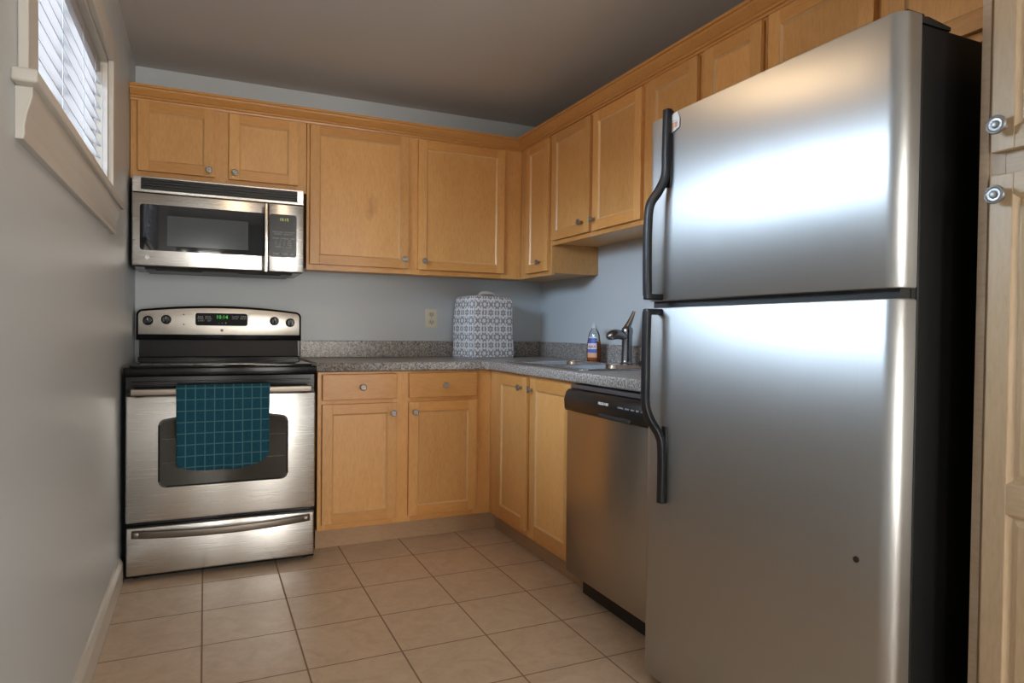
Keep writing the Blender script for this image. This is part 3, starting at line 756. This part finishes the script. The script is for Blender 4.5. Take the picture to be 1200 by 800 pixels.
# door
b = MB(); b.box((.014, -.725, .253), (.776, -.692, .784), .006, 3); dr = b.build('oven_door', ss_range, rg, smooth=40)
wp = [(.137, .42), ]
P = []
for cx2, cz2, a in ((.653-.025, .396+.025, 270), ):
    pass
def winpoly(x0, z0, x1, z1, r, arch, n=5):
    P = []
    for cx2, cz2, a in ((x1-r, z0+r, 270), (x1-r, z1-r, 0)):
        for i in range(n+1): q = math.radians(a+90*i/n); P.append((cx2+r*math.cos(q), cz2+r*math.sin(q)))
    for i in range(1, 10): u = 1-i/10; P.append((x0+r+(x1-x0-2*r)*u, z1+arch*4*u*(1-u)))
    for cx2, cz2, a in ((x0+r, z1-r, 90), (x0+r, z0+r, 180)):
        for i in range(n+1): q = math.radians(a+90*i/n); P.append((cx2+r*math.cos(q), cz2+r*math.sin(q)))
    return P
b = MB(); b.prism(winpoly(.135, .394, .656, .686, .028, .022), 'y', -.7258, -.7246); ow = b.build('oven_window', mat('unlit_cavity_dark', (.060, .054, .044), .5), dr)  # dark plate whose colour stands in for the unlit oven cavity
b = MB(); b.prism(winpoly(.143, .402, .648, .678, .022, .022), 'y', -.7300, -.7292); b.build('glass', oven_glass, ow)
b = MB()
for zz in (.500, .600): 
    b.sweep([(.15, -.7275, zz), (.642, -.7275, zz)], circ(.0012, 6))
    for i in range(12): x_ = .17+i*.041; b.sweep([(x_, -.7275, zz), (x_, -.7275, zz-.012)], circ(.0007, 5), up=(1, 0, 0))
b.build('oven_rack', mat('rack_wire', (.42, .40, .36), .4, metal=.5), ow)
b = MB()   # gasket frame tying glass to door
b.prism(winpoly(.135, .394, .656, .686, .028, .022), 'y', -.7272, -.7257)
b.bm.free(); b.bm = bmesh.new()
for a_ in (.1375, .6535): b.box((a_-.004, -.7295, .42), (a_+.004, -.7250, .66), .0015)
b.box((.165, -.7295, .3945), (.626, -.7250, .4025), .0015); b.build('window_trim', black_gloss, ow)
hs_ = rrect(-.006, -.0155, .006, .0155, .0055, 4)
def bar(b, x0, x1, y, z, bow, sect_, n=16, arch=0):
    P = [(x0+(x1-x0)*i/n, y-bow*math.sin(PI*i/n)**.8, z+arch*math.sin(PI*i/n)) for i in range(n+1)]; b.sweep(P, sect_)
b = MB(); bar(b, .037, .751, -.758, .803, .010, hs_)
for x_ in (.06, .728): b.box((x_-.016, -.756, .793), (x_+.016, -.722, .812), .003)
hd = b.build('door_handle', ss_dark, dr, smooth=40)
b = MB(); b.box((.017, -.725, .032), (.773, -.692, .233), .006, 3); dw = b.build('storage_drawer', ss_range, rg, smooth=40)
b = MB(); bar(b, .038, .752, -.732, .208, .042, rrect(-.006, -.016, .006, .016, .0055, 4), 20, -.006)
for x_ in (.055, .735): b.box((x_-.012, -.745, .197), (x_+.012, -.722, .217), .003)
b.build('drawer_handle', ss_dark, dw, smooth=40)
# backguard
def arch_poly(x0, x1, z0, z1, rise, r):
    P = [(x0, z0), (x1, z0)]
    for i in range(6): q = math.radians(90*i/5); P.append((x1-r+r*math.cos(q), z1-r+r*math.sin(q)))
    for i in range(1, 14): u = 1-i/14; P.append((x0+r+(x1-x0-2*r)*u, z1+rise*4*u*(1-u)))
    for i in range(6): q = math.radians(90+90*i/5); P.append((x0+r+r*math.cos(q), z1-r+r*math.sin(q)))
    return P
bg = None
b = MB(); b.prism(arch_poly(.000, .790, 1.008, 1.163, .024, .03), 'y', -.100, -.030, .006); b.prism([(.012, .905), (.778, .905), (.778, 1.01), (.012, 1.01)], 'y', -.085, -.035); 
bg = b.build('backguard', black_gloss, rg, smooth=40)
b = MB(); b.prism([(-.112, .912), (-.104, .912), (-.0865, 1.006), (-.090, 1.008)], 'x', .016, .772); b.build('lower_panel', mat('black_satin_panel', (.02, .02, .023), .28, metal=.3), bg)
b = MB(); b.box((.010, -.128, .905), (.778, -.085, .926), .006, 3); b.build('ledge', black_gloss, bg)
b = MB(); b.prism(arch_poly(.010, .780, 1.037, 1.153, .022, .022), 'y', -.106, -.099, .002); cp = b.build('control_panel', steel('stainless_panel', (.62, .58, .52), .30, 'x'), bg, smooth=40)
b = MB(); b.prism(rrect(.262, 1.080, .521, 1.153, .014, 4), 'y', -.1075, -.105, .001); b.build('display_bezel', mat('bezel_silver', (.6, .6, .58), .45, metal=1), cp)
b = MB(); b.prism(rrect(.267, 1.084, .516, 1.149, .011, 4), 'y', -.1085, -.1065); ds = b.build('display', mat('display_black', (.008, .008, .008), .5, spec=.15), cp)
text_obj('clock_digits', '10:14', .026, (.392, -.1089, 1.128), (1, 0, 0), (0, 0, 1), green_led, ds)
text_obj('button_print', 'BAKE   BROIL\nTIMED  CLEAN\nSTART    OFF', .0105, (.310, -.1089, 1.119), (1, 0, 0), (0, 0, 1), print_grey, ds)
text_obj('button_print', 'CLOCK  TIMER\nCOOK   DELAY', .0105, (.475, -.1089, 1.127), (1, 0, 0), (0, 0, 1), print_grey, ds)
text_obj('button_print', '-   +   0', .012, (.395, -.1089, 1.098), (1, 0, 0), (0, 0, 1), print_grey, ds)
b = MB(); b.lathe([(0, 0), (.0075, 0), (.0075, .001), (.006, .0014), (0, .0014)], axisM((.392, -.106, 1.060), (0, -1, 0)), 20); b.build('emblem', mat('emblem_dark', (.10, .10, .11), .3, metal=.6), cp)
for kx, kz in ((.053, 1.106), (.134, 1.112), (.650, 1.112), (.731, 1.105)):
    b = MB(); b.lathe([(.0235, 0), (.0235, .004), (.019, .006), (.0175, .022), (.016, .024), (0, .024)], axisM((kx, -.106, kz), (0, -1, 0)), 24)
    b.box((kx-.004, -.138, kz-.0165), (kx+.004, -.128, kz+.0165), .002); kb = b.build('control_knob', black_gloss, cp, smooth=35)
    MB().box((kx-.0012, -.1388, kz+.002), (kx+.0012, -.1375, kz+.015)).build('pointer', print_white, kb)
    b = MB()
    for i in range(9):
        a = math.radians(-60+i*37.5+90); q = .0285; b.box((kx+q*math.cos(a)-.001, -.1066, kz+q*math.sin(a)-.001), (kx+q*math.cos(a)+.001, -.1058, kz+q*math.sin(a)+.001))
    b.build('dial_marks', dark_hole, cp)
for zz in (1.139, 1.089): MB().lathe([(0, 0), (.0035, 0), (.003, .0015), (0, .0015)], axisM((.214, -.106, zz), (0, -1, 0)), 10).build('indicator_light', dark_hole, cp)

# towel over the oven handle
def towel():
    b = MB(); t = bmesh.new(); nx, ns = 30, 46
    xa, xb = .203, .573; yc, zc, rr = -.762, .803, .0235
    def prof(s, L):     # s metres from back hem; back side down to .60 then over handle then front down
        back = .10; arc = PI*rr
        if s < back: return (yc+rr*.75, zc-back+s+.004)
        if s < back+arc: a = (s-back)/rr; return (yc+rr*.75*math.cos(a), zc+.004+rr*math.sin(a)*.95)
        return (yc-rr*.75-.003*math.sin(min(1, (s-back-arc)/.1)*PI/2), zc+.004-(s-back-arc))
    back, arc = .10, PI*rr; F = []
    for i in range(nx+1):
        u = i/nx; x = xa+(xb-xa)*u
        bot = .492 - .025*math.sin(min(1, u/.25)*PI/2)   # hem height across
        if u > .60: v = (u-.60)/.40; bot = .467+.062*(1-math.sqrt(max(0, 1-v*v*.96)))*1.15
        L = back+arc+(zc+.004-bot); C_ = []
        for j in range(ns+1):
            s = L*j/ns; y, z = prof(s, L); k = max(0, (s-back-arc)/.3)
            y += -.004*math.sin(u*11+1)*k - .003*math.sin(u*23)*k
            C_.append(t.verts.new((x + .004*k*(u-.5)*-1, y, z)))
        F.append(C_)
    for i in range(nx):
        for j in range(ns): t.faces.new((F[i][j], F[i+1][j], F[i+1][j+1], F[i][j+1]))
    bmesh.ops.recalc_face_normals(t, faces=t.faces[:])
    b.merge(t); o = b.build('dish_towel', towel_m, origin=(.388, -.78, .80), smooth=True)
    sd = o.modifiers.new('thick', 'SOLIDIFY'); sd.thickness = .005; sd.offset = 0
    tag(o, 'teal checked dish towel draped over the oven door handle', 'towel'); return o
towel()

# ------------------------------------------------------------------ microwave
mx0, mx1, my, mz0, mz1 = .006, .762, -.39, 1.356, 1.768
mw = thing('microwave_oven', 'stainless over-the-range microwave with black window mounted above the range', 'microwave', (.384, -.2, mz0))
b = MB(); b.box((mx0+.002, my+.02, mz0-.004), (mx1-.002, -.004, mz1-.001), .003); b.build('body', black_gloss, mw)
b = MB(); b.prism([(my+.012, mz0), (my+.05, mz0-.012), (-.03, mz0-.012), (-.02, mz0)], 'x', mx0+.05, mx1-.05)
un = b.build('underside', mat('dark_grey_metal', (.07, .07, .07), .4, metal=.5), mw)
for a, c in ((.10, .30), (.46, .66)): MB().box((a, -.33, mz0-.016), (c, -.12, mz0-.0115), .002).build('grease_filter', black_plastic, un)
b = MB()
zg0, zg1 = 1.6935, mz1
b.box((mx0, my, zg0), (mx1, my+.021, 1.7085), .003); b.box((mx0, my, 1.759), (mx1, my+.021, zg1), .003); b.box((mx0, my, 1.704), (.044, my+.021, 1.763), .003); b.box((.728, my, 1.704), (mx1, my+.021, 1.763), .003)
tg = b.build('top_grille', ss_range, mw)
b = MB(); b.box((.040, my+.012, 1.703), (.732, my+.020, 1.764))
for i in range(4): b.box((.043, my+.002, 1.712+i*.0125), (.729, my+.014, 1.7185+i*.0125), .0015)
b.build('louvers', black_plastic, tg)
b = MB(); b.box((mx0, my, mz0), (.5945, my+.021, 1.691), .005, 3); md = b.build('microwave_door', ss_range, mw, smooth=40)
b = MB(); b.prism(rrect(.038, 1.428, .5945, 1.640, .014, 4), 'y', my-.0012, my+.002, .0005); wn_ = b.build('window', mat('microwave_glass', (.016, .018, .022), .05, coat=.5), md)
b = MB(); b.prism(rrect(.150, 1.452, .502, 1.592, .006, 3), 'y', my-.0019, my-.001); b.build('screen', mat('mesh_reflection_grey', (.085, .095, .105), .13, metal=.2), wn_)  # screen's lighter grey has the reflection in the glass painted in
b = MB(); P = [(.582, my-.030-.010*math.sin(PI*i/12), 1.352+.328*i/12) for i in range(13)]; b.sweep(P, rrect(-.0085, -.006, .0085, .006, .004, 4), up=(0, -1, 0))
for zz in (1.372, 1.662): b.box((.575, my-.032, zz-.01), (.589, my+.002, zz+.01), .002)
b.build('door_handle', steel('stainless_bar', (.58, .56, .53), .25, 'z'), md, smooth=40)
b = MB(); b.lathe([(0, 0), (.0115, 0), (.0115, .001), (.010, .0016), (0, .0016)], axisM((.068, my, 1.395), (0, -1, 0)), 24); em = b.build('emblem', mat('emblem_silver', (.30, .30, .30), .25, metal=1), md)
b = MB(); b.box((.5965, my, mz0), (mx1, my+.021, 1.691), .004, 3); mp_ = b.build('control_column', ss_range, mw, smooth=40)
b = MB(); b.prism(rrect(.600, 1.428, .728, 1.640, .013, 4), 'y', my-.0012, my+.002, .0005); kp = b.build('keypad', mat('keypad_black', (.018, .020, .025), .25), mp_)
text_obj('clock_digits', '10:15', .020, (.668, my-.0015, 1.614), (1, 0, 0), (0, 0, 1), amber_led, kp)
text_obj('key_print', 'POPCORN  BEVERAGE\nREHEAT  DEFROST\n\nCOOK  EXPRESS  TIME\n1     2     3    SET\n4     5     6    ADD\n7     8     9    PWR\nTIMER  0  CLOCK', .0105, (.666, my-.0015, 1.515), (1, 0, 0), (0, 0, 1), print_grey, kp)
text_obj('key_print', 'START   CLEAR   OFF', .0105, (.666, my-.0015, 1.444), (1, 0, 0), (0, 0, 1), print_grey, kp)

# ------------------------------------------------------------------ dishwasher
dwr = thing('dishwasher', 'stainless dishwasher with black control strip between sink cabinet and refrigerator', 'dishwasher', (2.0, -1.82, 0))
y0, y1 = -2.122, -1.518
b = MB(); b.box((1.70, y0+.004, .096), (2.29, y1-.004, .862)); b.build('tub', black_plastic, dwr)
P = [(1.695, .097), (1.664, .097), (1.660, .102), (1.657, .45), (1.658, .755), (1.695, .758)]
b = MB(); b.prism(P, 'y', y0+.002, y1-.002, .002); b.build('front_panel', ss_dish, dwr, smooth=40)
P = [(1.698, .757), (1.650, .758), (1.643, .768), (1.641, .80), (1.650, .832), (1.662, .842), (1.698, .845)]
b = MB(); b.prism(P, 'y', y0+.002, y1, .004); cs_ = b.build('control_strip', mat('black_console', (.010, .009, .008), .32), dwr, smooth=40)
b = MB(); b.box((1.640, -1.99, .757), (1.652, -1.78, .775), .006, 3); b.build('pull_recess', dark_hole, cs_)
text_obj('lettering', 'FRIGIDAIRE', .0135, (1.6415, -1.815, .811), (0, -1, .0), (-.0, 0, 1), print_white, cs_, bold=.0004)
text_obj('button_print', 'NORMAL    HEAVY    RINSE    DRY    START', .0085, (1.6415, -1.99, .808), (0, -1, 0), (0, 0, 1), print_grey, cs_)
b = MB(); b.box((1.672, y0+.004, .846), (1.70, y1-.004, .862), .002); b.build('top_trim', mat('grey_trim', (.16, .17, .19), .3, metal=.7), dwr)
b = MB(); b.box((1.730, y0+.004, .001), (1.742, y1-.022, .094), .002); b.build('toe_panel', black_plastic, dwr)

# ------------------------------------------------------------------ refrigerator
fy0, fy1 = -3.022, -2.200; FX = 1.547
fr = thing('refrigerator', 'tall stainless top-freezer refrigerator with black sides and handles', 'refrigerator', (1.93, -2.61, 0))
b = MB(); b.box((1.612, fy0+.004, .03), (2.285, fy1-.004, 1.700), .006, 3); b.build('cabinet_body', black_body, fr, smooth=40)
def fdoor(z0, z1, name):
    R = .030; P = [(1.604, fy0)]
    pts_ = [(1.604, fy1), ]
    poly = [(1.604, fy0)]
    for i in range(9): a = math.radians(270-90*i/8); poly.append((FX+R+R*math.cos(a), fy0+R+R*math.sin(a)))
    nb_ = 12
    for i in range(1, nb_): u = i/nb_; poly.append((FX-.006*4*u*(1-u)*0.6, fy0+R+(fy1-fy0-2*R)*u))
    for i in range(9): a = math.radians(180-90*i/8); poly.append((FX+R+R*math.cos(a), fy1-R+R*math.sin(a)))
    poly.append((1.604, fy1))
    b = MB(); b.prism(poly, 'z', z0, z1, .004); return b.build(name, ss_fridge, fr, smooth=30)
fd = fdoor(1.170, 1.716, 'freezer_door'); ld = fdoor(.035, 1.150, 'fresh_food_door')
b = MB(); b.box((1.570, fy0+.010, 1.148), (1.610, fy1-.008, 1.172)); b.box((1.600, fy0+.008, .04), (1.6135, fy1-.008, 1.70)); b.build('gasket', gasket, fr)
b = MB(); b.box((1.60, fy0+.02, .004), (1.66, fy1-.02, .034), .003); b.build('kick_grille', black_plastic, fr)
b = MB(); b.box((1.572, fy0+.008, 1.7165), (1.625, fy0+.06, 1.7225), .003, 3); b.build('hinge_cover', black_plastic, fr)
b = MB(); b.prism([(1.606, 1.701), (1.60, 1.712), (1.63, 1.716), (1.70, 1.708), (1.70, 1.701)], 'y', fy0+.004, fy1-.004); b.build('top_trim', black_plastic, fr)
for x_ in (1.66, 2.2):
    for y_ in (fy0+.06, fy1-.06): MB().lathe([(0, 0), (.018, 0), (.018, .03), (0, .03)], Matrix.Translation((x_, y_, .0008)), 12).build('foot', black_plastic, fr)
hy = -2.272
def handle(pts, parent):
    b = MB(); P = [Vector(p_) for p_ in pts]
    b.sweep(P, rrect(-.0125, -.010, .0125, .010, .005, 3), up=(-1, 0, 0.001)); return b
def smooth_path(ctrl, n=8):
    out = []
    C_ = [ctrl[0]]+ctrl+[ctrl[-1]]
    for i in range(1, len(C_)-2):
        p0, p1, p2, p3 = [Vector(c) for c in C_[i-1:i+3]]
        for k in range(n):
            u = k/n; out.append(.5*((2*p1)+(-p0+p2)*u+(2*p0-5*p1+4*p2-p3)*u*u+(-p0+3*p1-3*p2+p3)*u**3))
    out.append(Vector(ctrl[-1])); return out
top = smooth_path([(1.535, hy-.034, 1.725), (1.533, hy-.034, 1.60), (1.531, hy-.034, 1.535), (1.518, hy-.020, 1.490), (1.500, hy-.004, 1.450), (1.496, hy, 1.38), (1.496, hy, 1.28), (1.498, hy, 1.185)])
b = handle(top, fd); b.box((1.490, hy-.012, 1.172), (1.552, hy+.012, 1.190), .004); b.box((1.540, hy-.045, 1.50), (1.550, hy-.023, 1.722), .002); b.build('handle', slate_plastic, fd, smooth=40)
bot = smooth_path([(1.498, hy, 1.138), (1.496, hy, 1.05), (1.496, hy, .93), (1.498, hy, .86), (1.510, hy-.010, .815), (1.528, hy-.026, .775), (1.534, hy-.032, .73), (1.535, hy-.032, .575)])
b = handle(bot, ld); b.box((1.490, hy-.012, 1.128), (1.552, hy+.012, 1.146), .004); b.box((1.540, hy-.043, .58), (1.550, hy-.021, .80), .002); b.build('handle', slate_plastic, ld, smooth=40)
MB().lathe([(0, 0), (.0065, 0), (.0065, .0015), (.003, .002), (0, .002)], axisM((FX-.0012, -2.944, .609), (-1, 0, 0)), 16).build('screw_cap', dark_hole, ld)
# house-shaped magnet
mg = thing('magnet', 'small white tag-shaped magnet with colored print at the upper left of the freezer door', 'magnet', (FX-.002, -2.325, 1.685))
b = MB(); b.prism([(-2.352, 1.665), (-2.352, 1.693), (-2.341, 1.712), (-2.312, 1.707), (-2.297, 1.700), (-2.300, 1.664), (-2.314, 1.655)], 'x', FX-.0055, FX-.0037, .0005); mgb = b.build('backing', mat('magnet_white', (.72, .74, .75), .5), mg)
for cc, a, e in (((.35, .45, .30), -2.318, -2.309), ((.70, .42, .22), -2.331, -2.320), ((.60, .28, .25), -2.343, -2.333)): MB().box((FX-.0062, e, 1.668), (FX-.0054, a, 1.683)).build('print', mat('print_color', cc, .6), mgb)
MB().box((FX-.0062, -2.342, 1.687), (FX-.0054, -2.310, 1.6885)).build('print', print_grey, mgb)

# ------------------------------------------------------------------ pantry
PX = 1.702
pc_ = thing('pantry_cabinet', 'floor-to-ceiling pale maple pantry cabinet right of the refrigerator', 'cabinet', (2.0, -3.4, 0))
py0, py1 = 3.080, 3.62
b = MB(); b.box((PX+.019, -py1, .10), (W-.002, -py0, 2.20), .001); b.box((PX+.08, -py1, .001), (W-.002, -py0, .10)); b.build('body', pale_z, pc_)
b = MB(); b.mi = 0
for a, e in ((py0, 3.127), (3.565, py1)): b.box((PX, -e, .10), (PX+.019, -a, 2.20), .0008)
b.mi = 1
for a, e in ((.10, .15), (1.365, 1.445), (2.12, 2.20)): b.box((PX, -3.565, a), (PX+.019, -3.127, e), .0008)
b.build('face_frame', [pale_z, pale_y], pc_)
MB().box((PX-.004, -3.0975, .10), (PX-.0002, -py0-.0005, 2.20), .001).build('filler_strip', wood('grey_maple_strip', 'y', (.52, .37, .24), (.62, .47, .32), (.70, .56, .41), .45), pc_)
Mp = mapR(PX)
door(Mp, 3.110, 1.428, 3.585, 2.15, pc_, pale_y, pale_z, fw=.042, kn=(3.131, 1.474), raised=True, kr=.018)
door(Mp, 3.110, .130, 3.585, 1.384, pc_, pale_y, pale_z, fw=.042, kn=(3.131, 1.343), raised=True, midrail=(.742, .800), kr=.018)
